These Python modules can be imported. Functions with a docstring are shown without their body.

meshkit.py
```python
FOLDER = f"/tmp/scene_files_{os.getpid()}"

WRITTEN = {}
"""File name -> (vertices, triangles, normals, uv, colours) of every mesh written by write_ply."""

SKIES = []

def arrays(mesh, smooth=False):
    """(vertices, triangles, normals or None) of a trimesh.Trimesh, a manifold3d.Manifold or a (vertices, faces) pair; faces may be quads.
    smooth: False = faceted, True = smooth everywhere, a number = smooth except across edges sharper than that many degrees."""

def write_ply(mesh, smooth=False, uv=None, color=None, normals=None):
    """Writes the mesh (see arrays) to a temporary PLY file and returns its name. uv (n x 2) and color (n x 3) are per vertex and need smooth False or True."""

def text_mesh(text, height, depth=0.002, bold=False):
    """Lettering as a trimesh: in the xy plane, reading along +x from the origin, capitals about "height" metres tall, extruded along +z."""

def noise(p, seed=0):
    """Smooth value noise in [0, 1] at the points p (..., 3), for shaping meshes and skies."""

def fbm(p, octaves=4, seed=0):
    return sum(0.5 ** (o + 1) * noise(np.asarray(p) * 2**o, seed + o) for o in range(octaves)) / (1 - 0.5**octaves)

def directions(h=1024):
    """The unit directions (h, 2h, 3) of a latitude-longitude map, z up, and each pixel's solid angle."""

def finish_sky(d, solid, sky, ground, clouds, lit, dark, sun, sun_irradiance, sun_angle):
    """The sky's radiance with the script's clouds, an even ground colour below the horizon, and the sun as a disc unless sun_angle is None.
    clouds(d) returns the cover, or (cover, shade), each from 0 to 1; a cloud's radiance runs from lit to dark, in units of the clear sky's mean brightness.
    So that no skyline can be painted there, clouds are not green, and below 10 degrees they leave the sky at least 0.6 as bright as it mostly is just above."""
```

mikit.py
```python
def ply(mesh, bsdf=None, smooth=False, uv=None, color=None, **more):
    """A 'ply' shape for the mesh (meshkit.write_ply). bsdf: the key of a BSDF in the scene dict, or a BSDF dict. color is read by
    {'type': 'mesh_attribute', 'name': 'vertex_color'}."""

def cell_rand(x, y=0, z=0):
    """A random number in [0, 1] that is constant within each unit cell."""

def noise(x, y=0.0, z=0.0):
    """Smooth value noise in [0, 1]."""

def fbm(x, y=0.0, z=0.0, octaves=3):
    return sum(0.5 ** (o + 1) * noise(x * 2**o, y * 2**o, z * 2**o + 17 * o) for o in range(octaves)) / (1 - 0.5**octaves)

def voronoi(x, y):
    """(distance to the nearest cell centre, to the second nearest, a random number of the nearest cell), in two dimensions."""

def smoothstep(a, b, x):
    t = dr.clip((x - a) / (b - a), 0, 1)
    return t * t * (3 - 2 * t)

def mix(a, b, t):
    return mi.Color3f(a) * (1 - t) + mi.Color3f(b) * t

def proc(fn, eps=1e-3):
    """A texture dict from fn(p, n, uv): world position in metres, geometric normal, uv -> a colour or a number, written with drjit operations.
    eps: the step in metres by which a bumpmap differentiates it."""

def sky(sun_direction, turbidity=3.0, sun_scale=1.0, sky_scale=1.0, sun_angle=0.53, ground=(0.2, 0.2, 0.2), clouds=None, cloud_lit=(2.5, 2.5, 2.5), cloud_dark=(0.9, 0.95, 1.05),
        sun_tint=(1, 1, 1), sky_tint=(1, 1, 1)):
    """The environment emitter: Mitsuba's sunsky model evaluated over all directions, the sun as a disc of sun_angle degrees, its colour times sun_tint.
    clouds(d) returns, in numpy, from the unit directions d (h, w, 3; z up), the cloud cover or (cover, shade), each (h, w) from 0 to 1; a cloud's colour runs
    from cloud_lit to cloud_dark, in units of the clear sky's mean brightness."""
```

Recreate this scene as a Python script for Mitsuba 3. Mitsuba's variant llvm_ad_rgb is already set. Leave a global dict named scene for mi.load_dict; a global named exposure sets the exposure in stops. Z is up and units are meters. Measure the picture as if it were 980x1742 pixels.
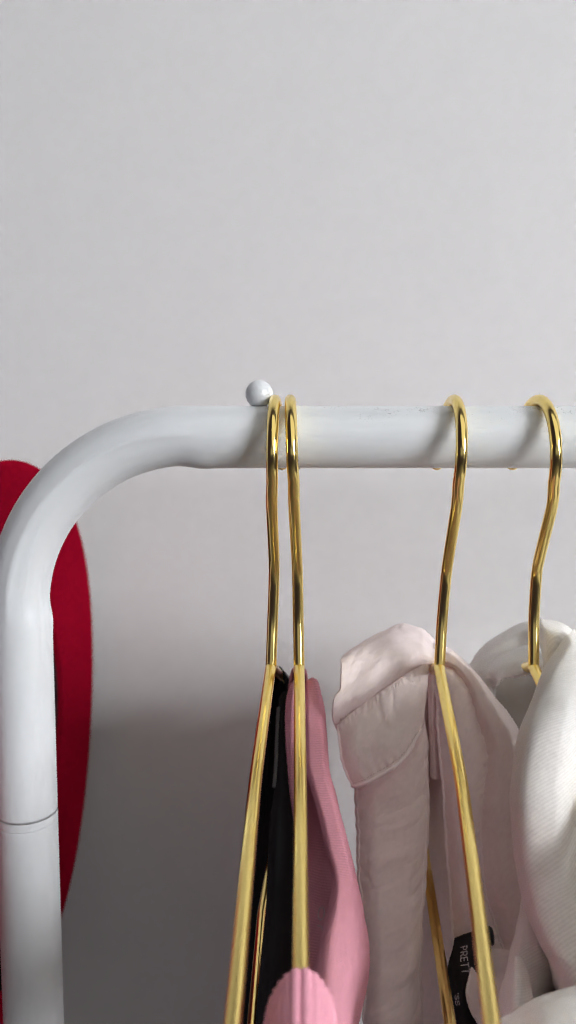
import math
import numpy as np
import trimesh
import drjit as dr
import mitsuba as mi
import mikit, meshkit
from mikit import noise, fbm, smoothstep, mix, voronoi
from scipy.interpolate import PchipInterpolator

T = mi.ScalarTransform4f
scene, labels = {}, {}
MM = 0.001

def rgb(*v):
    return {'type': 'rgb', 'value': list(v)}


# ------------------------------------------------------------------ camera, light, exposure
F, CX, CY = 1367.0, 490.0, 871.0            # focal length and centre, in pixels of the photograph
PITCH = math.radians(5.5)
CAM = np.array([0.0, -325.0, 1.0])          # mm; the rail's axis is the x axis
FWD = np.array([0.0, math.cos(PITCH), -math.sin(PITCH)])
DOWN = np.array([0.0, -math.sin(PITCH), -math.cos(PITCH)])
scene['camera'] = {
    'type': 'thinlens', 'fov': math.degrees(2 * math.atan(CY / F)), 'fov_axis': 'y',
    'aperture_radius': 1.7 * MM, 'focus_distance': 0.308, 'near_clip': 0.01, 'far_clip': 20.0,
    'to_world': T().look_at(origin=(CAM * MM).tolist(), target=((CAM + FWD * 100) * MM).tolist(), up=[0, 0, 1])}
exposure = 0.18

AZ, EL, DIST = math.radians(48), math.radians(13), 4.5
wpos = np.array([math.cos(EL) * math.sin(AZ), -math.cos(EL) * math.cos(AZ), math.sin(EL)]) * DIST
scene['window_light'] = {'type': 'rectangle',
    'to_world': T().look_at(origin=wpos.tolist(), target=[0, 0, 0], up=[0, 0, 1]).scale([0.90, 0.72, 1]),
    'emitter': {'type': 'area', 'radiance': rgb(20.6, 20.9, 21.6)}}
labels['window_light'] = {'label': 'bright window that lights the clothes rack from the right', 'category': 'window', 'kind': 'structure'}
scene['overhead_fill'] = {'type': 'rectangle',  # added glowing panel, stands in for light bounced off the ceiling
    'to_world': T().look_at(origin=[0.95, -2.3, 1.3], target=[0.95, -2.3, 0], up=[0, 1, 0]).scale([1.25, 2.1, 1]),
    'emitter': {'type': 'area', 'radiance': rgb(0.76, 0.74, 0.69)}}
labels['overhead_fill'] = {'label': 'dim wide glowing panel added overhead, standing in for ceiling bounce', 'category': 'fill_panel', 'kind': 'structure'}
scene['front_fill_panel'] = {'type': 'rectangle',  # added emitter, no real window: front fill and gold reflections
    'to_world': T().look_at(origin=[-0.2, -4.2, 0.55], target=[-0.2, 0, 0.55], up=[0, 0, 1]).scale([1.8, 0.48, 1]),
    'emitter': {'type': 'area', 'radiance': rgb(0.31, 0.305, 0.31)}}
labels['front_fill_panel'] = {'label': 'dim unseen fill panel added across the room, facing the rack', 'category': 'window', 'kind': 'structure'}
scene['room_light'] = {'type': 'constant', 'radiance': rgb(0.022, 0.017, 0.030)}


def P(px, py, y):
    """The point at depth y (mm) that the photograph shows at (px, py)."""
    a, b = (px - CX) / F, (py - CY) / F
    d = a * np.array([1.0, 0, 0]) + FWD + b * DOWN
    return CAM + d * (y - CAM[1]) / d[1]


def X(px, y, z):
    """x (mm) of the point with this depth and height that stands at column px."""
    return (px - CX) / F * float(np.dot(np.array([0, y, z]) - CAM, FWD))


# ------------------------------------------------------------------ materials
def bsdf(name, d):
    scene[name] = d
    return name


def wall_bump(p, n, uv):
    return 0.00022 * fbm(p.x * 260, p.y * 260, p.z * 260, octaves=3)


def wall_color(p, n, uv):
    m = fbm(p.x * 9, p.z * 9, 3.0, octaves=4)
    f = fbm(p.x * 160, p.z * 160, 8.0, octaves=2)
    c = mix((0.746, 0.738, 0.738), (0.754, 0.744, 0.745), m)
    return c * (0.982 + 0.036 * f)


bsdf('wall_paint', {'type': 'twosided', 'bsdf': {'type': 'bumpmap', 'texture': mikit.proc(wall_bump, 4e-4), 'scale': 1.0,
     'bsdf': {'type': 'diffuse', 'reflectance': mikit.proc(wall_color)}}})


def enamel_color(p, n, uv):
    top = smoothstep(0.004, 0.0115, p.z) * smoothstep(-0.06, -0.03, p.x) * (1 - smoothstep(0.0126, 0.0129, p.z))
    a, b, r = voronoi(p.x * 330 + 4 * noise(p.x * 900, p.y * 900, 1.0), p.y * 420 + p.z * 300 + 3 * noise(p.x * 1100, p.z * 1100, 4.0))
    patch = smoothstep(0.42, 0.56, fbm(p.x * 55, p.y * 60, 2.0 + p.z * 40, octaves=2))
    chips = smoothstep(0.24, 0.14, a) * dr.select(r > 0.5, 1.0, 0.0) * top * patch
    dust = 0.015 * fbm(p.x * 500, p.y * 500, p.z * 500, octaves=2)
    c = mi.Color3f(0.675, 0.70, 0.72) - dust
    return mix(c, mi.Color3f(0.13, 0.13, 0.12), chips * 0.85)


def enamel_bump(p, n, uv):
    return 0.00012 * fbm(p.x * 420, p.y * 420, p.z * 420, octaves=2) + 0.00010 * fbm(p.x * 60, p.y * 60, p.z * 60, octaves=2)


bsdf('white_enamel', {'type': 'twosided', 'bsdf': {'type': 'bumpmap', 'texture': mikit.proc(enamel_bump, 5e-4), 'scale': 1.0,
     'bsdf': {'type': 'principled', 'base_color': mikit.proc(enamel_color), 'roughness': 0.30, 'specular': 0.5, 'clearcoat': 0.5, 'clearcoat_gloss': 0.85}}})


def gold_bump(p, n, uv):
    nick = smoothstep(0.80, 0.92, noise(p.x * 1500, p.y * 1100, p.z * 420))
    return 0.000004 * fbm(p.x * 900, p.y * 700, p.z * 200, octaves=2) - 0.00002 * nick


def gold_color(p, n, uv):
    tarnish = smoothstep(0.60, 0.80, fbm(p.x * 420, p.y * 300, p.z * 260, octaves=3))
    return mix((1.0, 0.78, 0.27), (0.78, 0.54, 0.16), tarnish * 0.25)


bsdf('gold_metal', {'type': 'twosided', 'bsdf': {'type': 'bumpmap', 'texture': mikit.proc(gold_bump, 2e-4), 'scale': 1.0,
     'bsdf': {'type': 'principled', 'base_color': mikit.proc(gold_color), 'metallic': 1.0, 'roughness': 0.15, 'specular': 0.6}}})


def cloth(name, color, bump, rough=0.85, sheen=0.3, eps=2e-4, spec=0.25):
    return bsdf(name, {'type': 'twosided', 'bsdf': {'type': 'bumpmap', 'texture': mikit.proc(bump, eps), 'scale': 1.0,
        'bsdf': {'type': 'principled', 'base_color': color, 'roughness': rough, 'specular': spec, 'sheen': sheen}}})


TAU = 2 * math.pi


def twill(p, n, uv):
    u, v = uv.x, uv.y
    w = 0.00018 * noise(u * 90, v * 90, 1.0) * 6
    s = (u * 0.62 + v * 0.78 + w) / 0.00105
    c = (u * 0.78 - v * 0.62) / 0.0008
    return 0.00022 * (0.5 + 0.5 * dr.sin(TAU * s)) * (0.8 + 0.2 * dr.sin(TAU * c)) + 0.0001 * fbm(u * 1500, v * 1500, 0.0, octaves=2) - 0.0003 * smoothstep(0.06, 0.0, dr.abs(fbm(u * 34, v * 40, 9.0, octaves=3) - 0.5))


def twill_color(p, n, uv):
    s = (uv.x * 0.62 + uv.y * 0.78 + 0.00108 * noise(uv.x * 90, uv.y * 90, 1.0)) / 0.00105
    f = fbm(uv.x * 900, uv.y * 900, 2.0, octaves=2)
    return mi.Color3f(0.85, 0.835, 0.81) * (0.91 + 0.05 * dr.sin(TAU * s) + 0.10 * f)


def poplin(p, n, uv):
    return 0.00005 * (dr.sin(TAU * uv.x / 0.0006) * dr.sin(TAU * uv.y / 0.0006)) + 0.0006 * fbm(uv.x * 150, uv.y * 120, 5.0, octaves=4) - 0.00032 * smoothstep(0.07, 0.0, dr.abs(fbm(uv.x * 55, uv.y * 42, 9.0, octaves=3) - 0.5))


def poplin_color(p, n, uv):
    f = fbm(uv.x * 700, uv.y * 700, 2.0, octaves=2)
    return mi.Color3f(0.86, 0.755, 0.75) * (0.93 + 0.10 * f)


def rib(p, n, uv):
    s = uv.y / 0.00115 + 0.9 * noise(uv.x * 260, uv.y * 120, 0.0)
    return 0.00034 * (0.5 + 0.5 * dr.sin(TAU * s)) + 0.00006 * fbm(uv.x * 1800, uv.y * 1800, 0.0, octaves=2)


def rib_color(p, n, uv):
    s = uv.y / 0.00115 + 0.9 * noise(uv.x * 260, uv.y * 120, 0.0)
    f = fbm(uv.x * 1500, uv.y * 1500, 2.0, octaves=2)
    return mi.Color3f(0.80, 0.365, 0.455) * (0.88 + 0.10 * dr.sin(TAU * s) * noise(uv.x * 300, uv.y * 200, 5.0) * 1.6 + 0.14 * f)


def wide_rib(p, n, uv):
    s = uv.x / 0.0031 + 0.3 * noise(uv.x * 100, uv.y * 60, 0.0)
    return 0.00012 * (0.5 + 0.5 * dr.sin(TAU * s)) + 0.00006 * fbm(uv.x * 1800, uv.y * 1800, 0.0, octaves=2)


def black_knit(p, n, uv):
    return 0.00012 * (0.5 + 0.5 * dr.sin(TAU * uv.y / 0.0014)) + 0.00020 * fbm(uv.x * 900, uv.y * 900, 0.0, octaves=2)


def felt(p, n, uv):
    return 0.00035 * fbm(p.x * 700, p.y * 700, p.z * 700, octaves=3)


def felt_color(p, n, uv):
    f = fbm(p.x * 420, p.y * 420, p.z * 420, octaves=3)
    return mi.Color3f(0.262, 0.003, 0.017) * (0.8 + 0.4 * f)


TWILL = cloth('white_twill', mikit.proc(twill_color), twill, 0.85, 0.2)
POPLIN = cloth('shirt_poplin', mikit.proc(poplin_color), poplin, 0.8, 0.2, 3e-4)
RIB = cloth('pink_rib', mikit.proc(rib_color), rib, 0.9, 0.5)
WRIB = cloth('pink_wide_rib', mikit.proc(rib_color), wide_rib, 0.9, 0.5)
BLACK = cloth('black_knit', rgb(0.008, 0.008, 0.010), black_knit, 0.95, 0.15)
SATIN = cloth('black_satin', rgb(0.012, 0.012, 0.016), black_knit, 0.7, 0.1)
GREY = bsdf('grey_print', {'type': 'twosided', 'bsdf': {'type': 'diffuse', 'reflectance': rgb(0.62, 0.50, 0.55)}})
LETTER = bsdf('pale_thread', {'type': 'twosided', 'bsdf': {'type': 'diffuse', 'reflectance': rgb(0.55, 0.53, 0.56)}})
THREAD = bsdf('shirt_thread', {'type': 'twosided', 'bsdf': {'type': 'diffuse', 'reflectance': rgb(0.66, 0.56, 0.56)}})
SHADE_GREY = cloth('shade_grey_cloth', rgb(0.36, 0.325, 0.30), poplin, 0.85, 0.1)  # white garment's inner side, greyed to stand in for shade
GREYEDGE = bsdf('grey_binding', {'type': 'twosided', 'bsdf': {'type': 'principled', 'base_color': rgb(0.09, 0.09, 0.095), 'roughness': 0.6}})
EDGE_MAT = bsdf('shirt_edge', {'type': 'twosided', 'bsdf': {'type': 'diffuse', 'reflectance': rgb(0.90, 0.81, 0.82)}})
FELT = cloth('red_felt', mikit.proc(felt_color), felt, 1.0, 0.0, spec=0.0)


# ------------------------------------------------------------------ mesh helpers
def numbered(name):
    if name not in scene and name not in labels and not any(k.startswith(name + '__') for k in scene):
        return name
    k = 1
    while f'{name}_{k:03d}' in scene or f'{name}_{k:03d}' in labels or any(q.startswith(f'{name}_{k:03d}__') for q in scene):
        k += 1
    return f'{name}_{k:03d}'


def thing(name, label, category, group=None, **more):
    key = numbered(name)
    labels[key] = {'label': label, 'category': category, **more}
    if group:
        labels[key]['group'] = group
    return key


def part(parent, name, mesh, mat, smooth=True, uv=None, label=None, kind=None):
    key = numbered(f'{parent}__{name}')
    if isinstance(mesh, tuple) and len(mesh) == 3:
        mesh, uv = (mesh[0], mesh[1]), mesh[2]
    v = np.asarray(mesh[0] if isinstance(mesh, tuple) else mesh.vertices) * MM
    f = np.asarray(mesh[1] if isinstance(mesh, tuple) else mesh.faces)
    scene[key] = mikit.ply((v, f), mat, smooth=smooth, uv=uv)
    if label or kind:
        labels[key] = {k: w for k, w in (('label', label), ('kind', kind)) if w}
    return key


def fillet(points, radius, steps=9):
    """Rounds the corners of a polyline."""
    p = np.asarray(points, float)
    out = [p[0]]
    for i in range(1, len(p) - 1):
        a, b = p[i - 1] - p[i], p[i + 1] - p[i]
        la, lb = np.linalg.norm(a), np.linalg.norm(b)
        r = min(radius, 0.45 * la, 0.45 * lb)
        s, e = p[i] + a / la * r, p[i] + b / lb * r
        for t in np.linspace(0, 1, steps):
            out.append((1 - t) ** 2 * s + 2 * t * (1 - t) * p[i] + t * t * e)
    out.append(p[-1])
    return np.array(out)


def resample(p, step):
    s = np.r_[0, np.cumsum(np.linalg.norm(np.diff(p, axis=0), axis=1))]
    keep = np.r_[True, np.diff(s) > 1e-6]
    p, s = p[keep], s[keep]
    t = np.linspace(0, s[-1], max(2, int(s[-1] / step) + 1))
    return np.stack([np.interp(t, s, p[:, k]) for k in range(3)], 1), t


def sweep(points, radius, sides=20, round_ends=True, deform=None, up=(0.31, 0.2, 0.93)):
    """A tube along the points; radius is a number or one per point. deform(s, phi) -> radius factor."""
    p = np.asarray(points, float)
    n = len(p)
    r = np.broadcast_to(np.asarray(radius, float), (n,)).copy()
    t = np.gradient(p, axis=0)
    t /= np.linalg.norm(t, axis=1, keepdims=True)
    a = np.cross(t[0], up)
    a /= np.linalg.norm(a)
    if round_ends:
        k = np.sin(np.linspace(0, 1, 6)[:-1] * np.pi / 2)
        c = np.cos(np.linspace(0, 1, 6)[:-1] * np.pi / 2)
        h = r[0] * 0.6
        p = np.vstack([p[0] - t[0] * h * c[:, None], p, p[-1] + t[-1] * h * c[::-1, None]])
        r = np.r_[r[0] * np.maximum(k, 0.02), r, r[-1] * np.maximum(k[::-1], 0.02)]
        t = np.vstack([np.repeat(t[:1], 5, 0), t, np.repeat(t[-1:], 5, 0)])
        n = len(p)
    ang = np.arange(sides) * 2 * np.pi / sides
    V = []
    for i in range(n):
        a = a - t[i] * np.dot(a, t[i])
        a /= np.linalg.norm(a)
        b = np.cross(t[i], a)
        rr = r[i] if deform is None else r[i] * deform(i, ang, a, b, p[i])
        V.append(p[i] + (np.cos(ang)[:, None] * a + np.sin(ang)[:, None] * b) * np.broadcast_to(rr, (sides,))[:, None])
    V = np.vstack(V + [p[:1], p[-1:]])
    i, j = np.meshgrid(np.arange(n - 1), np.arange(sides), indexing='ij')
    q = np.stack([i * sides + j, i * sides + (j + 1) % sides, (i + 1) * sides + (j + 1) % sides, (i + 1) * sides + j], -1).reshape(-1, 4)
    jj = np.arange(sides)
    caps = np.vstack([np.stack([(jj + 1) % sides, jj, 0 * jj + n * sides], 1), np.stack([(n - 1) * sides + jj, (n - 1) * sides + (jj + 1) % sides, 0 * jj + n * sides + 1], 1)])
    f = np.vstack([q[:, [0, 1, 2]], q[:, [0, 2, 3]], caps])
    return V, f


class Sheet:
    """A cloth panel: rows of control points (px, py, depth) or 3-D points, splined, wrinkled and given thickness."""

    def __init__(self, rows, nu=70, nv=140, wrinkle=None, raw=False):
        c = np.array([[q if raw else P(*q) for q in row] for row in rows], float)
        a, b = c.shape[:2]
        vs, us = np.linspace(0, 1, b), np.linspace(0, 1, a)
        g = PchipInterpolator(vs, c, axis=1)(np.linspace(0, 1, nu)) if b > 2 else c[:, :1] + (c[:, -1:] - c[:, :1]) * np.linspace(0, 1, nu)[None, :, None]
        g = PchipInterpolator(us, g, axis=0)(np.linspace(0, 1, nv)) if a > 2 else g[:1] + (g[-1:] - g[:1]) * np.linspace(0, 1, nv)[:, None, None]
        for _ in range(3):                                            # relax the spline's kinks, outline kept
            k = g.copy()
            k[1:-1, 1:-1] = 0.5 * g[1:-1, 1:-1] + 0.125 * (g[:-2, 1:-1] + g[2:, 1:-1] + g[1:-1, :-2] + g[1:-1, 2:])
            g = k
        self.s = np.concatenate([np.zeros((nv, 1)), np.cumsum(np.linalg.norm(np.diff(g, axis=1), axis=2), 1)], 1)
        self.t = np.concatenate([np.zeros((1, nu)), np.cumsum(np.linalg.norm(np.diff(g, axis=0), axis=2), 0)], 0)
        self.g = g
        self.nu, self.nv = nu, nv
        if wrinkle is not None:
            uu, vv = np.meshgrid(np.linspace(0, 1, nu), np.linspace(0, 1, nv))
            self.g = g + self.normals() * wrinkle(uu, vv, self.s, self.t, g)[..., None]

    def normals(self):
        du, dv = np.gradient(self.g, axis=1), np.gradient(self.g, axis=0)
        n = np.cross(du, dv)
        n /= np.linalg.norm(n, axis=2, keepdims=True) + 1e-12
        if np.sum(n * (CAM - self.g)) < 0:
            n = -n
            self.flip = True
        else:
            self.flip = False
        return n

    def at(self, u, v, off=0.0):
        """3-D points at the parameters u, v (arrays, 0 to 1), lifted by off mm to the camera's side."""
        n = self.normals()
        x, y = np.clip(np.asarray(u, float), 0, 1) * (self.nu - 1), np.clip(np.asarray(v, float), 0, 1) * (self.nv - 1)
        i, j = np.minimum(x.astype(int), self.nu - 2), np.minimum(y.astype(int), self.nv - 2)
        fx, fy = (x - i)[..., None], (y - j)[..., None]

        def bil(q):
            return (q[j, i] * (1 - fx) + q[j, i + 1] * fx) * (1 - fy) + (q[j + 1, i] * (1 - fx) + q[j + 1, i + 1] * fx) * fy
        return bil(self.g) + bil(n) * np.asarray(off, float)[..., None]

    def mesh(self, thick=0.8, bulge=0.5):
        n = self.normals()
        nu, nv, g = self.nu, self.nv, self.g
        top, bot = g + n * thick / 2, g - n * thick / 2
        idx = np.arange(nu * nv).reshape(nv, nu)
        q = np.stack([idx[:-1, :-1], idx[:-1, 1:], idx[1:, 1:], idx[1:, :-1]], -1).reshape(-1, 4)
        border = np.r_[idx[0, :], idx[1:, -1], idx[-1, -2::-1], idx[-2:0:-1, 0]]
        flat = g.reshape(-1, 3)
        out = np.zeros_like(flat)                                      # outward direction on the border
        du, dv = np.gradient(g, axis=1), np.gradient(g, axis=0)
        du /= np.linalg.norm(du, axis=2, keepdims=True) + 1e-12
        dv /= np.linalg.norm(dv, axis=2, keepdims=True) + 1e-12
        o = np.zeros_like(g)
        o[0] -= dv[0]; o[-1] += dv[-1]; o[:, 0] -= du[:, 0]; o[:, -1] += du[:, -1]
        o /= np.linalg.norm(o, axis=2, keepdims=True) + 1e-12
        edge = flat[border] + o.reshape(-1, 3)[border] * thick * bulge
        N = nu * nv
        m = len(border)
        tb, bb = top.reshape(-1, 3)[border], bot.reshape(-1, 3)[border]
        V = np.vstack([top.reshape(-1, 3), bot.reshape(-1, 3), tb, edge, bb])
        k = np.arange(m)
        k2 = (k + 1) % m
        f1 = np.vstack([q[:, [0, 1, 2]], q[:, [0, 2, 3]]])
        f2 = f1[:, ::-1] + N
        A, B, C_ = 2 * N, 2 * N + m, 2 * N + 2 * m
        s1 = np.stack([A + k2, A + k, B + k, B + k2], 1)
        s2 = np.stack([B + k2, B + k, C_ + k, C_ + k2], 1)
        st = np.vstack([s1[:, [0, 1, 2]], s1[:, [0, 2, 3]], s2[:, [0, 1, 2]], s2[:, [0, 2, 3]]])
        F_ = np.vstack([f1, f2, st])
        if self.flip:
            F_ = F_[:, ::-1]
        uv = np.stack([self.s, self.t], -1).reshape(-1, 2) * MM
        return V, F_, np.vstack([uv, uv, uv[border], uv[border], uv[border]])


def cord(sheet, uv, radius=0.35, off=0.3, step=0.8, sides=8):
    """A fine cord (folded edge or seam) lying on a sheet along a path of (u, v)."""
    uv = np.array(uv, float)
    t = np.linspace(0, 1, len(uv))
    f = PchipInterpolator(t, uv) if len(uv) > 2 else (lambda s: uv[0] + (uv[1] - uv[0]) * np.asarray(s)[:, None])
    q = f(np.linspace(0, 1, 80))
    p, _ = resample(sheet.at(q[:, 0], q[:, 1], np.full(len(q), off)), step)
    return sweep(p, radius, sides)


def stitches(sheet, uv, pitch=1.7, length=1.15, radius=0.17, off=0.42):
    """A row of stitches as one mesh."""
    uv = np.array(uv, float)
    f = PchipInterpolator(np.linspace(0, 1, len(uv)), uv) if len(uv) > 2 else (lambda s: uv[0] + (uv[1] - uv[0]) * np.asarray(s)[:, None])
    q = f(np.linspace(0, 1, 200))
    p = sheet.at(q[:, 0], q[:, 1], np.full(len(q), off))
    s = np.r_[0, np.cumsum(np.linalg.norm(np.diff(p, axis=0), axis=1))]
    V, Fc, at = [], [], 0
    for a in np.arange(0.3, s[-1] - length, pitch):
        d = np.linspace(a, a + length, 4)
        c = np.stack([np.interp(d, s, p[:, k]) for k in range(3)], 1)
        v, fc = sweep(c, radius, 6)
        V.append(v); Fc.append(fc + at); at += len(v)
    return np.vstack(V), np.vstack(Fc)


def wr(scale_u, scale_v, amp, seed=0, octaves=3):
    def f(u, v, s, t, g):
        q = np.stack([s / scale_u, t / scale_v, np.full_like(s, seed * 7.3)], -1)
        return amp * (meshkit.fbm(q, octaves, seed) - 0.5) * 2
    return f


def wrk(base, *seams):
    """Wrinkles plus the small puckers that a seam leaves: each seam is (side, distance in mm, amplitude, pitch, reach)."""
    def f(u, v, s, t, g):
        d = base(u, v, s, t, g)
        for side, off, amp, pitch, reach in seams:
            along, across = (t, s) if side in 'lr' else (s, t)
            far = {'l': across, 't': across, 'r': across[:, -1:] - across, 'b': across[-1:, :] - across}[side] - off
            w = along / pitch + 1.3 * meshkit.noise(np.stack([along / (pitch * 2.5), far / 9.0, np.full_like(along, 3.0 + off)], -1), 77)
            d = d + amp * np.exp(-np.abs(far / reach)) * np.sin(TAU * w) - 0.45 * amp * np.exp(-(far / 0.55) ** 2)
        return d
    return f


# ------------------------------------------------------------------ the wall
WALL_Y = 300.0
scene['wall'] = mikit.ply(trimesh.creation.box([6.0, 0.1, 5.0], transform=trimesh.transformations.translation_matrix([0, WALL_Y * MM + 0.05, 0.2])), 'wall_paint')
labels['wall'] = {'label': 'plain pale grey painted wall behind the clothes rack', 'category': 'wall', 'kind': 'structure'}

scene['floor'] = mikit.ply(trimesh.creation.box([6.0, 6.0, 0.05], transform=trimesh.transformations.translation_matrix([0, WALL_Y * MM - 3.0, -1.475])), bsdf('floor_wood', {'type': 'diffuse', 'reflectance': rgb(0.14, 0.13, 0.125)}))
labels['floor'] = {'label': 'dark floor that the clothes rack stands on', 'category': 'floor', 'kind': 'structure'}

# ------------------------------------------------------------------ the clothes rack
rack = thing('clothes_rack', 'white painted tubular clothes rack with a rounded corner and a small ball on top', 'clothes rack')
R, BR, PX = 12.5, 70.0, -110.0              # tube radius, bend radius, x of the post
arc = [(PX + BR - BR * math.sin(t), 0, -BR + BR * math.cos(t)) for t in np.linspace(0, math.pi / 2, 70)]
line = np.array([(1200 - 0, 0, 0), (420, 0, 0), (200, 0, 0), (60, 0, 0)] + [(x, 0, 0) for x in np.linspace(40, PX + BR + 0.5, 60)] + arc + [(PX, 0, z) for z in np.linspace(-BR - 1.5, -157, 60)])


def tube_shape(i, ang, a, b, p):
    """The bend's inner side is a little flattened, with a crease where the flattening begins and ends."""
    d = np.cos(ang)[:, None] * a + np.sin(ang)[:, None] * b
    c = np.array([PX + BR, 0, -BR])
    q = p - c
    inward = -q / (np.linalg.norm(q) + 1e-9)
    if p[0] > PX + BR:
        inward, along = np.array([0, 0, -1.0]), p[0] - (PX + BR)
    elif p[2] < -BR:
        inward, along = np.array([1.0, 0, 0]), -BR - p[2]
    else:
        th = math.atan2(-(p[0] - c[0]), p[2] - c[2])
        along = -min(th, math.pi / 2 - th) * BR
    s = np.clip((8 - along) / 14, 0, 1)
    s = s * s * (3 - 2 * s)
    phi = np.arccos(np.clip(d @ inward, -1, 1))                        # 0 on the inner side
    k = np.clip((1.62 - phi) / 0.16, 0, 1)
    k = k * k * (3 - 2 * k)
    body = 0.075 * k * np.clip(0.35 + 0.65 * np.cos(phi), 0, 1)
    ridge = 0.022 * np.exp(-((phi - 1.70) / 0.10) ** 2)
    bump = 0.03 * math.exp(-((along - 5) / 5.0) ** 2) * np.clip(np.cos(phi), 0, 1) ** 2
    return 1 - s * (body - ridge) + bump


part(rack, 'rail', sweep(line, R, 96, False, tube_shape, up=(0, 1, 0.01)), 'white_enamel')
# rolled lower rim of the upper tube, then the lower post with its rounded shoulder
zz = [(-157, R), (-159.9, R), (-160.15, R), (-160.3, R), (-160.42, R - 0.06), (-160.48, R - 0.2), (-160.5, R - 1.0)]
rim = trimesh.creation.revolve([(r, z) for z, r in zz][::-1], sections=96)
rim.apply_translation([PX, 0, 0])
part(rack, 'rim', rim, 'white_enamel')
zz = [(-160.54, R - 1.0), (-160.56, R - 0.2), (-160.62, R - 0.06), (-160.76, R), (-160.9, R), (-161.1, R), (-166, R), (-170, R), (-400, R), (-700, R), (-1450, R)]
post = trimesh.creation.revolve([(r, z) for z, r in zz][::-1], sections=96)
post.apply_translation([PX, 0, 0])
part(rack, 'post', post, 'white_enamel', smooth=True)
ball = trimesh.creation.icosphere(4, 5.55)
bv = np.array(ball.vertices)
bv[:, 2] = np.maximum(bv[:, 2], -4.55)
ball.vertices = bv + [X(441, 0, 17), 0, 17.15]
part(rack, 'ball', ball, 'white_enamel', smooth=50, label='small white ball on top of the rail')

# ------------------------------------------------------------------ gold wire hangers
WIRE = 2.25
HC, HR = -7.0, 21.75                        # height of the hook's centre, its radius
HANGERS = [
    ('gold wire hanger with the black top, leftmost of the four', dict(tip=480, top=469, front=463, k1=462, k2=467, weld=461, a1=434, a2=400, bx=-4.0)),
    ('gold wire hanger with the pink ribbed top, second from the left', dict(tip=504, top=494, front=497, k1=500, k2=506, weld=509, a1=511, a2=511, s=1)),
    ('gold wire hanger with the pinkish white shirt, third from the left', dict(tip=743, top=772, front=784, k1=778, k2=760, weld=747, a1=785, a2=831, s=1)),
    ('gold wire hanger inside the white twill garment, rightmost of the four', dict(tip=872, top=915, front=945, k1=941, k2=913, weld=907, a1=None, a2=None, s=1)),
]
Z0, SLOPE = -94.0, 0.36
hangers = []


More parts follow.
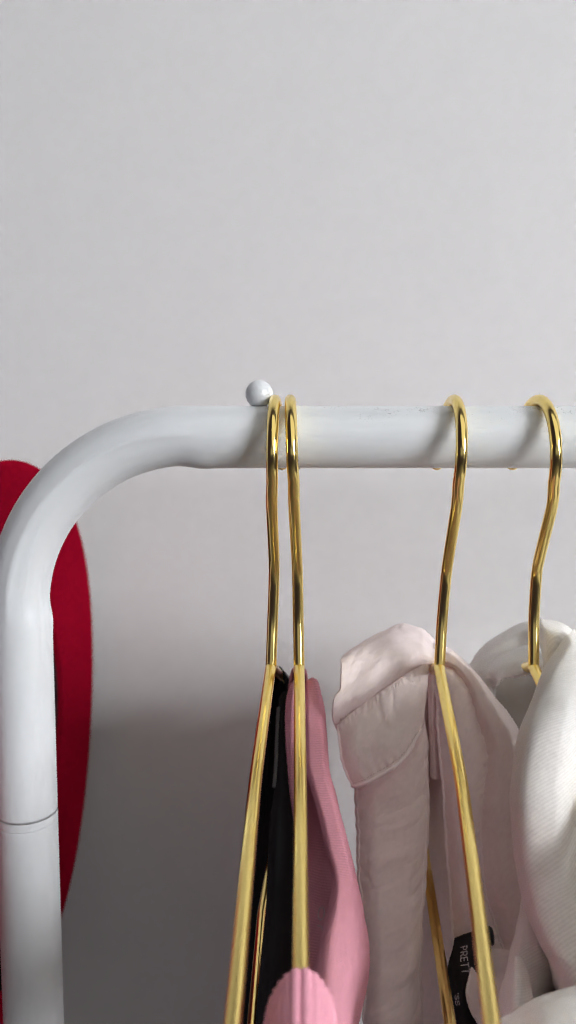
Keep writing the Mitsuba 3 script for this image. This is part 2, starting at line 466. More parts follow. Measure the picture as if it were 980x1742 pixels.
def make_hanger(label, h):
    key = thing('wire_hanger', label, 'clothes hanger', 'gold wire hangers on the rail')
    th = np.linspace(-0.27, math.pi + 0.62, 60)                        # from the tip behind, over the top, to the front
    xs = PchipInterpolator([-0.27, 1.45, math.pi + 0.02, math.pi + 0.62], [X(h['tip'], 20, -15), X(h['top'], 0, 14.7), X(h['front'], -21, -8), X(h['k1'] + 1, -19, -20)])(th)
    hook = [np.array([x, HR * math.cos(t), HC + HR * math.sin(t)]) for x, t in zip(xs, th)]
    k1 = np.array([X(h['k1'], -16.5, -25), -16.5, -25])
    k2 = np.array([X(h['k2'], 2.0, -54), 2.0, -54])
    weld = np.array([X(h['weld'], -1.5, Z0), -1.5, Z0])
    tail = fillet([hook[-3], k1, k2, 0.5 * (k2 + weld) + [0, 1.6, 0], weld + [0, -0.6, -0.5]], 7.0)
    tail[0] = hook[-3]
    pts, _ = resample(np.vstack([hook[:-3], tail]), 0.8)
    def dents(i, ang, a, b, p):
        """Pinched where the wire was bent."""
        w = math.exp(-((p[2] + 26) / 2.2) ** 2) * (p[1] < 0) + math.exp(-((p[2] + 54.5) / 2.2) ** 2)
        return 1 - 0.10 * w * (0.5 + 0.5 * np.cos(2 * ang))
    part(key, 'hook', sweep(pts, WIRE, 24, True, dents), 'gold_metal')
    # the arms leave a flattened, welded joint
    if h['a2'] is not None:
        front = np.array([X(h['a2'], -140, Z0 - 140 * SLOPE), -140, Z0 - 140 * SLOPE])
        mid = np.array([X(h['a1'], -62, Z0 - 62 * SLOPE), -62, Z0 - 62 * SLOPE])
    else:
        front = weld + [2.0, -140, -140 * SLOPE]
        mid = weld + [1.0, -62, -62 * SLOPE]
    g = (front - weld) / 140.0
    end = weld + g * 196
    base = [weld[0] + g[0] * 205, -213, weld[2] - 196 * SLOPE - 17]
    back = weld + np.array([-g[0] * 196, 196, -196 * SLOPE])
    bbase = [weld[0] - g[0] * 205, 213, weld[2] - 196 * SLOPE - 17]
    zb = h.get('zb', -203.0)
    bf, bb = [weld[0] + g[0] * 203, -205, zb], [weld[0] - g[0] * 203, 205, zb]
    arm = fillet([weld + [0, 0.5, 0.2], mid, end, base, bf, [weld[0], -150, zb]], 9)
    arm2 = fillet([weld + [0, -0.5, 0.2], back, bbase, bb, [weld[0] - g[0] * 150, 150, zb]], 9)
    part(key, 'arm', sweep(resample(arm, 1.2)[0], WIRE, 24), 'gold_metal')
    part(key, 'arm', sweep(resample(arm2, 1.2)[0], WIRE, 24), 'gold_metal')
    bar = np.array([[weld[0] + g[0] * 149, -149, zb], [weld[0] + h.get('bx', 0), 0, zb], [weld[0] - g[0] * 149, 149, zb]])
    part(key, 'bar', sweep(resample(bar, 1.5)[0], WIRE * 0.98, 20), 'gold_metal')
    bead = trimesh.creation.icosphere(3, 1.0)
    v = np.array(bead.vertices)
    v = v * [2.35, 2.2, 1.5] * (1 + 0.10 * (meshkit.noise(v * 2.3, 5)[:, None] - 0.5)) + weld + [0, -1.1, -0.6]
    bead.vertices = v
    part(key, 'weld', bead, 'gold_metal')
    hangers.append(dict(key=key, weld=weld, g=g))
    return key


for lab, h in HANGERS:
    make_hanger(lab, h)


def on_arm(k, y):
    """A point of hanger k's arm at depth y."""
    w, g = hangers[k]['weld'], hangers[k]['g']
    return np.array([w[0] - g[0] * y, y, w[2] - abs(y) * SLOPE])


def tent(k, y0, y1, w0, w1, drop, n=9, lean=0.0, seed=1, nu=60, nv=90):
    """Cloth draped over a hanger's arm from depth y0 to y1, hanging down on both sides."""
    rows = []
    for y in np.linspace(y0, y1, n):
        c = on_arm(k, y) + [0, 0, WIRE + 0.6]
        row = []
        for s, d in ((-1, 1.0), (-1, .75), (-1, .5), (-1, .28), (-1, .1), (-0.8, .022), (-0.45, .004), (0, 0), (0.45, .004), (0.8, .022), (1, .1), (1, .28), (1, .5), (1, .75), (1, 1.0)):
            w = w0 + (w1 - w0) * d
            row.append(c + [s * w + lean * d, 0, -drop * d])
        rows.append(row)
    return Sheet(rows, nu, nv, wr(24, 60, 1.6, seed), raw=True)


# ------------------------------------------------------------------ black top on the first hanger
top = thing('black_top', 'black knitted top with a wide neck on the leftmost gold hanger', 'top')
part(top, 'back', tent(0, 52, 204, 4.6, 12, 420, seed=2).mesh(1.0), BLACK)
left = Sheet([[(470, 1166, 58), (478, 1160, 54), (486, 1168, 56)],
              [(437, 1240, 66), (455, 1235, 60), (480, 1240, 62)],
              [(434, 1290, 66), (452, 1290, 58), (480, 1290, 60)],
              [(420, 1420, 56), (440, 1420, 50), (476, 1420, 54)],
              [(405, 1560, 42), (432, 1560, 36), (470, 1560, 40)],
              [(396, 1742, 20), (428, 1742, 12), (466, 1742, 18)],
              [(390, 1900, 10), (428, 1900, 2), (466, 1900, 8)]], 50, 140, wr(18, 50, 1.2, 3))
part(top, 'left_panel', left.mesh(1.0), BLACK)
right = Sheet([[(476, 1188, 40), (484, 1178, 36), (494, 1180, 40), (500, 1186, 44)],
               [(474, 1250, 30), (482, 1250, 24), (494, 1250, 28), (503, 1250, 34)],
               [(470, 1330, 16), (480, 1330, 10), (494, 1330, 14), (505, 1330, 20)],
               [(459, 1420, 0), (474, 1420, -8), (492, 1420, -4), (505, 1420, 2)],
               [(455, 1540, -22), (470, 1540, -32), (490, 1540, -26), (505, 1540, -20)],
               [(447, 1640, -46), (464, 1640, -58), (488, 1640, -50), (508, 1640, -42)],
               [(438, 1742, -70), (458, 1742, -80), (486, 1742, -72), (512, 1742, -62)],
               [(428, 1860, -90), (452, 1860, -98), (484, 1860, -90), (516, 1860, -80)]], 60, 200, wr(16, 40, 0.9, 4))
part(top, 'right_panel', right.mesh(1.0), BLACK)
part(top, 'binding', cord(right, [(0.10, 0.05), (0.07, 0.12), (0.06, 0.20), (0.03, 0.30)], 1.3, 0.5), GREYEDGE, label='grey binding along the neck edge')

# ------------------------------------------------------------------ pink ribbed top on the second hanger
pink = thing('pink_ribbed_top', 'pink ribbed knit top on the second gold hanger', 'top')
part(pink, 'back', tent(1, 60, 204, 4.8, 9, 420, seed=6).mesh(1.1), RIB)
sliver = Sheet([[(498, 1163, 30), (506, 1158, 26), (516, 1160, 30)],
                [(489, 1195, 30), (500, 1192, 22), (516, 1195, 24)],
                [(486, 1260, 26), (498, 1260, 16), (516, 1260, 18)],
                [(489, 1340, 18), (500, 1340, 8), (518, 1340, 10)],
                [(496, 1420, 8), (506, 1420, 0), (518, 1420, 2)],
                [(501, 1500, 0), (509, 1500, -6), (518, 1500, -4)]], 40, 140)
part(pink, 'neckband', sliver.mesh(1.4), RIB)
band = Sheet([[(521, 1164, 34), (525, 1158, 30), (533, 1155, 28), (540, 1162, 33)],
              [(520, 1200, 28), (527, 1197, 21), (541, 1196, 21), (549, 1203, 30)],
              [(521, 1250, 20), (528, 1247, 12), (543, 1246, 12), (553, 1253, 22)],
              [(523, 1300, 10), (530, 1297, 2), (546, 1296, 2), (556, 1303, 12)],
              [(533, 1345, 0), (540, 1341, -8), (554, 1340, -8), (566, 1348, 4)],
              [(546, 1395, -10), (554, 1391, -19), (568, 1390, -19), (579, 1398, -6)],
              [(556, 1445, -20), (565, 1441, -30), (581, 1440, -30), (592, 1448, -16)],
              [(567, 1500, -32), (577, 1495, -43), (593, 1494, -42), (605, 1503, -27)],
              [(561, 1550, -46), (574, 1542, -58), (597, 1540, -54), (617, 1552, -37)],
              [(549, 1600, -62), (566, 1586, -74), (598, 1584, -68), (625, 1602, -48)],
              [(540, 1650, -78), (560, 1632, -90), (598, 1630, -82), (626, 1652, -58)],
              [(532, 1700, -94), (556, 1682, -106), (596, 1684, -94), (616, 1706, -66)],
              [(528, 1760, -110), (552, 1746, -122), (590, 1748, -106), (602, 1768, -74)],
              [(526, 1850, -124), (550, 1850, -132), (588, 1850, -116), (596, 1860, -82)]], 90, 300, wr(12, 20, 0.8, 7))
part(pink, 'neckband', band.mesh(1.6), RIB)
inner = Sheet([[(514, 1280, 30), (524, 1280, 24), (532, 1290, 18)],
               [(514, 1360, 20), (530, 1360, 12), (548, 1360, 8)],
               [(512, 1440, 8), (538, 1440, 0), (566, 1440, -6)],
               [(510, 1520, -8), (540, 1520, -14), (578, 1520, -20)],
               [(508, 1600, -24), (538, 1600, -30), (572, 1600, -40)],
               [(506, 1700, -44), (538, 1700, -50), (566, 1700, -60)],
               [(506, 1800, -60), (536, 1800, -66), (562, 1800, -76)]], 60, 160, wr(10, 16, 0.8, 9))
part(pink, 'inside', inner.mesh(1.0), RIB)
# the faint printed ring and stroke on the inside
ring = [(0.62 + 0.075 * math.cos(t), 0.575 + 0.024 * math.sin(t)) for t in np.linspace(0, TAU * 0.98, 24)]
part(pink, 'print', cord(inner, ring, 0.28, 0.62, 0.5, 8), GREY)
part(pink, 'print', cord(inner, [(0.56, 0.62), (0.66, 0.625), (0.70, 0.66), (0.68, 0.70)], 0.26, 0.62, 0.5, 8), GREY)
# the front shoulder lies over the front arm near the camera
rows = []
for y in np.linspace(-129, -208, 10):
    c = on_arm(1, y) + [0.3, 0, WIRE + 1.0]
    e = (-129 - y) / 79
    row = []
    for s, d in ((-1.14, 60), (-1.09, 32), (-1.0, 18), (-0.88, 11), (-0.70, 6.4), (-0.44, 2.5), (-0.15, 0.3), (0.13, 0.2), (0.40, 2.0), (0.64, 5.4), (0.82, 9.8), (0.93, 16), (1.0, 30), (1.04, 60)):
        row.append(c + [s * (9.0 + 3 * e), 0.18 * d * (1 - e), -d])
    rows.append(row)
sh = Sheet(rows, 110, 120, lambda u, v, s, t, g: 0.34 * np.sin(TAU * s / 2.7 + 2 * v), raw=True)
part(pink, 'front_shoulder', sh.mesh(1.6), WRIB)

# ------------------------------------------------------------------ pinkish white shirt on the third hanger
shirt = thing('white_shirt', 'pinkish white collared shirt with a black neck label on the third gold hanger', 'shirt')
part(shirt, 'back', tent(2, 92, 204, 5, 14, 460, seed=11).mesh(0.8), POPLIN)
S1 = Sheet([[(592, 1112, 30), (640, 1079, 40), (686, 1064, 46), (716, 1070, 44), (738, 1090, 38), (762, 1106, 30)],
            [(583, 1122, 20), (630, 1092, 26), (682, 1076, 30), (716, 1082, 28), (738, 1100, 26), (760, 1112, 24)],
            [(581, 1145, 12), (625, 1122, 15), (676, 1102, 18), (714, 1102, 18), (738, 1112, 18), (757, 1120, 20)],
            [(580, 1170, 10), (620, 1152, 11), (670, 1128, 13), (710, 1116, 15), (734, 1121, 16), (752, 1127, 18)],
            [(569, 1190, 10), (612, 1178, 10), (662, 1152, 12), (706, 1127, 15), (730, 1127, 17), (749, 1131, 18)],
            [(566, 1213, 12), (604, 1198, 12), (654, 1170, 13), (702, 1138, 16), (726, 1130, 18), (746, 1133, 19)],
            [(573, 1240, 18), (602, 1214, 16), (650, 1181, 16), (698, 1148, 18), (724, 1133, 19), (744, 1135, 20)]], 150, 150, wrk(wr(16, 14, 1.5, 12), ('b', 2.2, 0.42, 2.3, 1.1)))
part(shirt, 'collar', S1.mesh(1.0), POPLIN)
S2 = Sheet([[(573, 1236, 14), (602, 1210, 12), (650, 1177, 12), (698, 1144, 14), (728, 1130, 17)],
            [(577, 1262, 12), (606, 1240, 8), (652, 1212, 8), (698, 1180, 10), (726, 1158, 14)],
            [(583, 1290, 9), (612, 1272, 4), (654, 1246, 4), (696, 1216, 7), (723, 1190, 12)],
            [(592, 1318, 6), (620, 1302, 1), (656, 1280, 1), (692, 1250, 4), (720, 1216, 10)],
            [(601, 1338, 4), (630, 1330, -1), (660, 1314, -1), (692, 1283, 3), (718, 1236, 9)]], 150, 150, wrk(wr(13, 15, 1.3, 13), ('b', 2.4, 0.20, 4.5, 3.0), ('t', 1.0, 0.3, 2.4, 1.2), ('l', 1.5, 0.2, 5, 2.5)))
part(shirt, 'collar_leaf', S2.mesh(0.9), POPLIN)
part(shirt, 'collar_edge', cord(S2, [(0.012, 0.04), (0.012, 0.35), (0.012, 0.7), (0.012, 1)], 0.6, 0.35, 0.7, 10), EDGE_MAT)
part(shirt, 'collar_edge', cord(S2, [(0.0, 0.985), (0.3, 0.985), (0.55, 0.985), (0.8, 0.985), (0.97, 0.98)], 0.8, 0.4, 0.7, 10), EDGE_MAT)
part(shirt, 'stitching', stitches(S1, [(0.06, 0.93), (0.3, 0.93), (0.55, 0.93), (0.78, 0.92)], 2.4, 1.5, 0.42, 0.85), THREAD, kind='stuff')
part(shirt, 'stitching', stitches(S2, [(0.03, 0.93), (0.3, 0.925), (0.6, 0.925), (0.95, 0.90)], 1.6, 1.0, 0.16, 0.62), THREAD, kind='stuff')


def pucker(u, v, s, t, g):
    q = np.stack([s / 40, t / 9, np.zeros_like(s)], -1)
    return 5.0 * (meshkit.fbm(q, 3, 15) - 0.5) * (0.35 + 0.65 * np.sin(np.pi * np.clip(u, 0, 1))) * 2 * 0.55


S3 = Sheet([[(596, 1290, 22), (640, 1280, 18), (690, 1262, 18), (722, 1222, 22)],
            [(604, 1345, 16), (640, 1335, 10), (692, 1322, 10), (727, 1300, 16)],
            [(606, 1420, 10), (642, 1414, 3), (694, 1404, 3), (727, 1390, 10)],
            [(610, 1500, 2), (646, 1496, -6), (694, 1488, -6), (725, 1480, 2)],
            [(616, 1600, -10), (650, 1598, -18), (692, 1592, -18), (716, 1572, -10)],
            [(620, 1680, -18), (652, 1680, -27), (692, 1680, -26), (716, 1670, -18)],
            [(622, 1760, -26), (654, 1760, -36), (696, 1760, -34), (720, 1760, -26)],
            [(624, 1880, -36), (656, 1880, -46), (698, 1880, -44), (722, 1880, -36)]], 120, 300, wrk(pucker, ('l', 2.0, 0.38, 6.0, 4.0), ('r', 2.5, 0.30, 7.0, 4.0)))
part(shirt, 'placket', S3.mesh(1.1), POPLIN)
part(shirt, 'placket_seam', cord(S3, [(0.055, 0.1), (0.055, 0.4), (0.05, 0.7), (0.05, 0.97)], 0.55, 0.55, 0.8, 8), EDGE_MAT)
part(shirt, 'placket_seam', cord(S3, [(0.93, 0.12), (0.92, 0.4), (0.90, 0.7), (0.90, 0.97)], 0.38, 0.45, 0.8, 8), EDGE_MAT)
S4 = Sheet([[(700, 1128, 34), (736, 1122, 30), (764, 1126, 32), (800, 1140, 36)],
            [(690, 1200, 48), (736, 1200, 52), (764, 1200, 52), (810, 1200, 48)],
            [(690, 1300, 56), (736, 1300, 62), (764, 1300, 62), (815, 1300, 56)],
            [(680, 1450, 56), (736, 1450, 62), (770, 1450, 62), (820, 1450, 56)],
            [(670, 1600, 46), (736, 1600, 52), (780, 1600, 52), (830, 1600, 46)],
            [(660, 1760, 24), (736, 1760, 30), (784, 1760, 30), (840, 1760, 24)],
            [(660, 1900, 14), (736, 1900, 20), (784, 1900, 20), (840, 1900, 14)]], 60, 160, wr(14, 60, 1.4, 17))
part(shirt, 'inside_back', S4.mesh(0.9), POPLIN)
S8 = Sheet([[(729, 1138, 24), (735, 1136, 22), (740, 1140, 24)],
            [(731, 1220, 26), (737, 1220, 23), (744, 1220, 26)],
            [(733, 1290, 24), (740, 1290, 21), (748, 1290, 24)],
            [(734, 1322, 22), (741, 1325, 20), (749, 1322, 22)]], 24, 70)
SR = Sheet([[(721, 1222, 22), (718, 1222, 36), (716, 1222, 52)],  # added side wall behind the placket edge, darkens the gap
            [(726, 1300, 16), (723, 1300, 36), (721, 1300, 60)],
            [(726, 1390, 10), (723, 1390, 34), (721, 1390, 60)],
            [(724, 1480, 2), (721, 1480, 28), (719, 1480, 58)],
            [(715, 1572, -9), (713, 1572, 20), (711, 1572, 50)],
            [(715, 1670, -17), (712, 1670, 10), (709, 1670, 40)],
            [(719, 1760, -25), (714, 1760, 0), (710, 1760, 28)],
            [(721, 1880, -35), (716, 1880, -10), (712, 1880, 18)]], 40, 160, wr(14, 30, 0.8, 51))
part(shirt, 'placket_shade_flap', SR.mesh(0.9), POPLIN)
part(shirt, 'button_tab', S8.mesh(1.0), POPLIN)
SEAM = [(742, 1131), (766, 1134), (795, 1160), (815, 1220), (832, 1290), (825, 1350), (818, 1420), (825, 1500), (845, 1570), (864, 1625), (880, 1680), (890, 1760), (895, 1880)]
LEFT = [(730, 1138), (737, 1150), (744, 1180), (747, 1240), (752, 1310), (756, 1370), (761, 1440), (767, 1520), (772, 1590), (776, 1640), (778, 1690), (780, 1760), (782, 1880)]
DEP = [26, 22, 18, 14, 10, 6, 2, -4, -10, -16, -22, -30, -40]
rows = []
for (lx, ly), (rx, ry), d in zip(LEFT, SEAM, DEP):
    rows.append([(lx, ly, d + 4), (lx * .66 + rx * .34, ly * .66 + ry * .34, d - 2), (lx * .34 + rx * .66, ly * .34 + ry * .66, d - 3), (rx, ry, d)])
part(shirt, 'facing_shade_flap', Sheet([[(lx + 2, ly, d + 5), (lx + 5, ly, d + 24), (lx + 9, ly, d + 50)] for (lx, ly), d in zip(LEFT[2:], DEP[2:])], 30, 160, wr(14, 30, 0.8, 53)).mesh(0.9), POPLIN)  # added side wall behind the facing edge, darkens the gap
S5 = Sheet(rows, 100, 300, wrk(wr(16, 18, 1.3, 19), ('l', 1.2, 0.25, 5.0, 2.5), ('r', 1.8, 0.35, 5.0, 3.5)))
part(shirt, 'facing', S5.mesh(0.9), POPLIN)
part(shirt, 'facing_edge', cord(S5, [(0, 0.12), (0, 0.35), (0, 0.6), (0, 0.85)], 0.7, 0.3, 0.8, 8), EDGE_MAT)
part(shirt, 'stitching', stitches(S5, [(0.93, 0.56), (0.925, 0.65), (0.92, 0.72), (0.92, 0.80)], 1.7, 1.1, 0.2, 0.5), THREAD, kind='stuff')
EDGE = [(736, 1090), (768, 1106), (806, 1140), (838, 1184), (882, 1246), (905, 1320), (915, 1400), (918, 1480), (925, 1560), (930, 1625), (935, 1690), (940, 1760), (945, 1880)]
rows = []
for (lx, ly), (rx, ry), d in zip(SEAM, EDGE, DEP):
    e = 0 if ly > 1300 else 1
    rows.append([(lx - 4, ly, d + 1), (lx * .66 + rx * .34, ly * .66 + ry * .34, d - 5), (lx * .3 + rx * .7, ly * .3 + ry * .7, d - 5), (lx * .08 + rx * .92, ly * .08 + ry * .92, d + 2 + 4 * e), (rx, ry, d + 9 + 9 * e)])
S6 = Sheet(rows, 110, 300, wrk(wr(17, 18, 1.5, 21), ('l', 0.8, 0.35, 5.0, 3.5)))
part(shirt, 'front_panel', S6.mesh(0.9), POPLIN)
part(shirt, 'facing_seam', cord(S6, [(0.03, 0.06), (0.03, 0.25), (0.03, 0.5), (0.03, 0.7), (0.03, 0.88)], 0.7, 0.45, 0.8, 8), EDGE_MAT)
# the folded woven label at the neck
L1 = Sheet([[(774, 1597, -18), (786, 1592, -19), (800, 1587, -20), (816, 1583, -21), (832, 1578, -22)],
            [(771, 1614, -20), (784, 1611, -22), (799, 1607, -24), (815, 1604, -25), (834, 1604, -25)],
            [(765, 1636, -23), (780, 1634, -27), (797, 1631, -29), (813, 1630, -30), (833, 1632, -28)],
            [(761, 1658, -26), (779, 1658, -31), (797, 1656, -33), (810, 1656, -33), (828, 1660, -31)],
            [(760, 1684, -30), (775, 1684, -35), (786, 1684, -36), (795, 1684, -35), (806, 1684, -33)],
            [(762, 1710, -34), (776, 1710, -39), (787, 1710, -40), (797, 1711, -39), (806, 1712, -37)],
            [(764, 1742, -38), (780, 1742, -43), (793, 1742, -44), (806, 1742, -43), (816, 1742, -41)],
            [(768, 1800, -44), (784, 1800, -49), (797, 1800, -50), (812, 1800, -49), (824, 1800, -47)]], 60, 140)
lab = part(shirt, 'neck_label', L1.mesh(0.7), SATIN, label='black woven neck label with pale lettering')


def lettering(sheet, text, u0, v0, du, dv, height, bold=False, slant=0.0):
    """Text along the sheet: it starts at (u0, v0) and reads down; du, dv are mm per unit of u and v."""
    m = meshkit.text_mesh(text, height * MM, 0.12 * MM, bold)
    m = m.subdivide()
    v = np.array(m.vertices) / MM
    u_ = u0 + (v[:, 1] + slant * v[:, 0]) / du
    v_ = v0 + v[:, 0] / dv
    return sheet.at(u_, v_, 0.37 + v[:, 2]), np.array(m.faces)[:, ::-1]


part(lab, 'lettering', lettering(L1, 'PRETT', 0.27, 0.145, 17.0, 46.0, 3.1, slant=0.11), LETTER, smooth=False)
part(lab, 'lettering', lettering(L1, "'SS", 0.24, 0.60, 17.0, 46.0, 2.6, slant=0.05), LETTER, smooth=False)
fold = Sheet([[(826, 1578, -24), (832, 1577, -25), (836, 1580, -24)],
              [(829, 1592, -25), (835, 1592, -27), (839, 1594, -25)],
              [(832, 1606, -26), (836, 1607, -28), (839, 1606, -26)]], 20, 30)
part(shirt, 'label_fold', fold.mesh(0.9), SATIN)
S7 = Sheet([[(806, 1630, -24), (840, 1615, -18), (872, 1620, -22)],
            [(796, 1668, -40), (834, 1660, -30), (880, 1660, -36)],
            [(794, 1690, -44), (832, 1690, -36), (886, 1690, -42)],
            [(803, 1718, -46), (838, 1718, -40), (886, 1718, -48)],
            [(815, 1742, -48), (846, 1742, -44), (888, 1742, -52)],
            [(830, 1800, -54), (860, 1800, -50), (890, 1800, -58)]], 60, 80, wr(14, 14, 0.8, 23))
part(shirt, 'yoke', S7.mesh(0.9), POPLIN)

# ------------------------------------------------------------------ white twill garment on the fourth hanger
wh = thing('white_twill_garment', 'thick white twill garment with a folded neck on the rightmost gold hanger', 'garment')
part(wh, 'back', Sheet([[on_arm(3, y) + [14 + a, 0, b + 14] for a, b in ((-7, -520), (-7, -200), (-6, -60), (-4, -20), (0, -8), (20, 0), (60, 2), (100, -4), (130, -30), (140, -120), (146, -520))] for y in (206, 190, 165, 130, 96)], 90, 60, wr(40, 60, 3.0, 31), raw=True).mesh(1.4), TWILL)  # unseen bulk spread to the right, added to shade the wall
W1 = Sheet([[(796, 1150, 64), (810, 1120, 68), (838, 1090, 72), (872, 1069, 72), (902, 1058, 68), (932, 1056, 58), (960, 1066, 46)],
            [(798, 1160, 54), (815, 1128, 54), (844, 1100, 56), (876, 1081, 56), (904, 1071, 52), (932, 1070, 44), (958, 1080, 36)],
            [(806, 1172, 50), (824, 1145, 48), (850, 1120, 50), (880, 1105, 50), (906, 1098, 46), (930, 1098, 40), (950, 1104, 34)],
            [(822, 1184, 46), (834, 1162, 45), (854, 1140, 30), (882, 1128, 14), (906, 1124, 9), (928, 1124, 18), (944, 1128, 14)],
            [(834, 1200, 50), (842, 1176, 50), (858, 1154, 20), (884, 1148, 6), (906, 1146, 4), (926, 1143, 6), (940, 1145, 4)]], 120, 70, wr(18, 12, 1.1, 33))
front = Sheet([[on_arm(3, y) + [26 + a, 0, b + 22] for a, b in ((-7, -420), (-7, -200), (-6, -60), (-4, -20), (0, -4), (20, 3), (60, 4), (100, -4), (130, -30), (140, -120), (146, -420))] for y in (-206, -180, -140, -90, -25)], 90, 60, wr(40, 60, 3.0, 45), raw=True)  # unseen bulk, added to keep window light off post and neck opening
part(wh, 'front', front.mesh(1.6), TWILL)
part(wh, 'neck_back', W1.mesh(1.6), TWILL)
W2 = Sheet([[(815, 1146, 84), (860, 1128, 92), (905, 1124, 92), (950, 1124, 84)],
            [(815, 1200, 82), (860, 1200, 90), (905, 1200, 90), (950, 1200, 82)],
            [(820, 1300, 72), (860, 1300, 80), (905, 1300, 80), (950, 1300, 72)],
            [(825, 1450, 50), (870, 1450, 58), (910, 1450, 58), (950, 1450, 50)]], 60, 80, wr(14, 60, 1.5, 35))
part(wh, 'inside', W2.mesh(1.2), SHADE_GREY, label='inner side in the neck opening, shade put into its grey colour')
EDG = [(974, 1075, 6), (967, 1083, -2), (949, 1108, -7), (930, 1138, -10), (908, 1196, -14), (886, 1250, -20), (876, 1310, -26), (871, 1370, -30), (874, 1430, -34), (882, 1490, -38), (894, 1545, -42), (914, 1600, -48), (936, 1640, -54), (950, 1690, -58), (965, 1760, -62)]
CREST = [(979, 1082, 4), (977, 1092, -8), (966, 1112, -18), (946, 1144, -28), (922, 1190, -34), (902, 1248, -38), (891, 1310, -42), (887, 1370, -46), (890, 1430, -48), (900, 1490, -50), (914, 1545, -54), (936, 1600, -60), (960, 1640, -66), (980, 1690, -70), (990, 1760, -74)]
MIDDLE = [(986, 1094, 3), (990, 1104, -10), (992, 1122, -22), (982, 1152, -34), (966, 1190, -44), (952, 1250, -48), (944, 1310, -52), (940, 1370, -56), (944, 1430, -58), (954, 1490, -60), (972, 1545, -64), (994, 1600, -70), (1014, 1640, -76), (1030, 1690, -80), (1040, 1760, -84)]
rows = []
for e, c, m in zip(EDG, CREST, MIDDLE):
    k = np.clip((e[1] - 1120) / 120, 0, 1) * 30
    rows.append([e, (c[0], c[1], c[2] - k * .75), (m[0], m[1], m[2] - k * .55), (m[0] + 60, m[1] + 8, m[2] + 8 - k * .5), (m[0] + 150, m[1] + 30, m[2] + 30 - k * .5), (m[0] + 280, m[1] + 60, m[2] + 70 - k * .5)])
W3 = Sheet(rows, 150, 300, lambda u, v, s, t, g: wr(26, 26, 1.3, 37)(u, v, s, t, g) + wr(22, 6, 0.45, 55)(u, v, s, t, g) * np.clip((v - 0.45) * 3, 0, 1))
part(wh, 'front_fold', W3.mesh(1.6), TWILL)
W8 = Sheet([[(903, 1058, 40), (922, 1054, 30), (950, 1060, 24), (972, 1074, 18), (984, 1092, 14)],
            [(914, 1072, 26), (926, 1070, 14), (948, 1076, 8), (966, 1088, 6), (980, 1104, 6)],
            [(922, 1094, 18), (931, 1092, 7), (946, 1098, 3), (958, 1108, 2), (970, 1122, 4)],
            [(926, 1118, 12), (933, 1116, 4), (942, 1122, 1), (950, 1130, 1), (960, 1142, 2)],
            [(929, 1146, 8), (934, 1146, 2), (940, 1148, 0), (946, 1152, 0), (952, 1158, 2)]], 60, 70, wr(12, 12, 0.5, 49))
part(wh, 'lapel', W8.mesh(1.5), TWILL)
W4 = Sheet([[(890, 1530, -36), (897, 1527, -40), (908, 1530, -40), (940, 1540, -38)],
            [(879, 1590, -44), (892, 1588, -52), (912, 1590, -54), (956, 1592, -48)],
            [(866, 1640, -52), (884, 1638, -61), (912, 1640, -62), (966, 1640, -52)],
            [(853, 1690, -60), (878, 1688, -70), (908, 1692, -66), (970, 1690, -50)],
            [(843, 1750, -68), (872, 1748, -78), (908, 1752, -68), (980, 1750, -54)],
            [(834, 1880, -80), (868, 1880, -90), (906, 1880, -74), (980, 1880, -60)]], 80, 120, wr(14, 18, 1.0, 39))
part(wh, 'inner_fold', W4.mesh(1.4), TWILL)
W5 = Sheet([[(868, 1636, -58), (878, 1630, -64), (888, 1634, -64)],
            [(862, 1664, -64), (880, 1660, -74), (896, 1664, -70)],
            [(853, 1700, -70), (880, 1696, -82), (905, 1702, -75)],
            [(846, 1742, -76), (878, 1740, -88), (910, 1744, -80)],
            [(836, 1860, -88), (872, 1860, -100), (912, 1860, -90)]], 50, 90, wr(10, 20, 0.8, 41))
part(wh, 'inner_fold', W5.mesh(1.4), TWILL)
W7 = Sheet([[(890, 1700, -52), (930, 1690, -56), (985, 1678, -60)],
            [(880, 1716, -72), (930, 1704, -78), (990, 1690, -80)],
            [(880, 1760, -92), (930, 1750, -98), (990, 1735, -98)]], 60, 50, wr(12, 12, 0.8, 47))
part(wh, 'inner_fold', W7.mesh(1.4), TWILL)
W6 = Sheet([[(800, 1790, -96), (850, 1752, -98), (890, 1735, -100), (935, 1712, -100), (985, 1692, -98), (1060, 1672, -92), (1160, 1660, -80)],
            [(806, 1780, -106), (846, 1743, -110), (884, 1724, -112), (930, 1700, -112), (985, 1681, -110), (1060, 1660, -104), (1160, 1648, -92)],
            [(812, 1800, -118), (850, 1756, -124), (890, 1738, -126), (936, 1716, -126), (990, 1698, -124), (1070, 1676, -118), (1170, 1664, -106)],
            [(830, 1860, -128), (870, 1812, -136), (910, 1796, -138), (956, 1778, -138), (1010, 1762, -136), (1090, 1742, -130), (1190, 1730, -118)],
            [(850, 1960, -134), (890, 1930, -144), (930, 1920, -146), (976, 1906, -146), (1030, 1890, -144), (1110, 1872, -138), (1210, 1860, -126)],
            [(860, 2200, -130), (900, 2200, -140), (940, 2200, -142), (986, 2200, -142), (1040, 2200, -140), (1120, 2200, -134), (1220, 2200, -122)]], 130, 110, wr(16, 16, 1.0, 43))
part(wh, 'front_shoulder', W6.mesh(1.6), TWILL)

# ------------------------------------------------------------------ red felt hat behind the post
hat = thing('red_felt_hat', 'deep red felt hat with a wide round brim hanging behind the white post', 'hat')
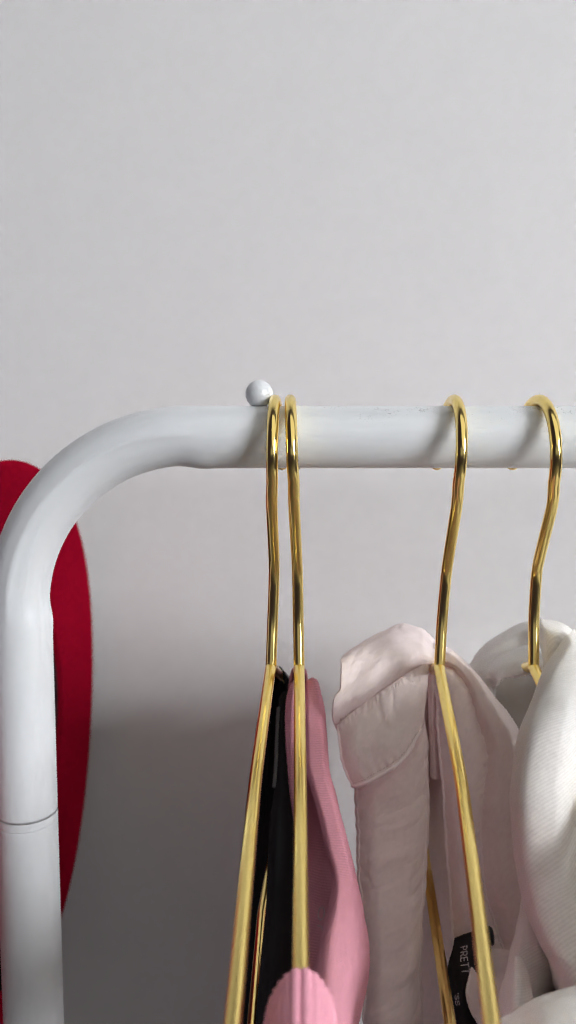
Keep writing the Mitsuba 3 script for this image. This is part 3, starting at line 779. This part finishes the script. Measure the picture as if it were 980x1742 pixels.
# it hangs on the rack's end with its open side to the right: one sees the brim's underside
HCN = np.array([-153.0, 116.0, -164.0])
hn = np.array([-1.0, 0.03, -0.02])
hn /= np.linalg.norm(hn)
hu = np.cross(hn, [0, 0, 1.0]); hu /= np.linalg.norm(hu)
hv = np.cross(hn, hu)
prof = [(78, 3.0), (84, 0.8), (100, 0), (132, 0), (148, 0), (150.4, -0.3), (151.2, -1.3), (150.4, -2.3), (148, -2.6), (132, -2.6), (100, -2.6), (82, -2.2), (76.5, -0.5), (75.5, 3), (78, 3.0)]
brim = trimesh.creation.revolve(prof[::-1], sections=160)
crown = trimesh.creation.revolve([(0, 100), (36, 101), (54, 99), (66, 92), (72, 80), (75, 40), (78, 3.2), (75.6, 3.2), (72.6, 40), (69.6, 79), (64, 89.5), (53, 96.4), (36, 98.4), (0, 97.4)][::-1], sections=120)
lining = trimesh.creation.revolve([(0, 96.6), (36, 97.4), (52, 95.2), (62.8, 88.4), (68.4, 78), (71.6, 40), (74.4, 2.0), (73.4, 2.0), (70.6, 40), (67.4, 77.6), (62, 87.6), (51.6, 94), (36, 96.2), (0, 95.4)][::-1], sections=120)


def hat_place(m):
    v = np.array(m.vertices)
    r = np.linalg.norm(v[:, :2], axis=1)
    a = np.arctan2(v[:, 1], v[:, 0])
    v[:, 2] += np.clip((r - 80) / 70, 0, 1) ** 2 * (2.2 * np.sin(2 * a + 0.6) + 1.2 * np.sin(3 * a + 1))
    return HCN + v[:, :1] * hu * 1.04 + v[:, 1:2] * hv + v[:, 2:] * hn, np.array(m.faces)


part(hat, 'brim', hat_place(brim), FELT, smooth=50)
part(hat, 'crown', hat_place(crown), FELT, smooth=50)
part(hat, 'lining', hat_place(lining), SATIN, smooth=50, label='black lining inside the crown')

# ------------------------------------------------------------------ black cloth behind the post, at the left edge
dark = thing('dark_garment', 'black garment hanging behind the white post at the left edge of the photo', 'garment')
DC = Sheet([[(-70, 1150, 62), (-30, 1140, 54), (10, 1142, 52), (40, 1150, 58)],
            [(-74, 1300, 60), (-32, 1300, 50), (10, 1300, 50), (42, 1300, 56)],
            [(-76, 1450, 56), (-32, 1450, 48), (12, 1450, 48), (44, 1450, 54)],
            [(-76, 1600, 52), (-30, 1610, 46), (12, 1608, 46), (46, 1600, 52)],
            [(-72, 1680, 50), (-30, 1694, 46), (12, 1680, 46), (44, 1664, 50)]], 50, 90, wr(12, 30, 1.2, 61))
part(dark, 'panel', DC.mesh(1.2), BLACK)
part(dark, 'hem', cord(DC, [(0.02, 0.985), (0.35, 0.985), (0.7, 0.985), (0.98, 0.985)], 0.9, 0.2), BLACK)
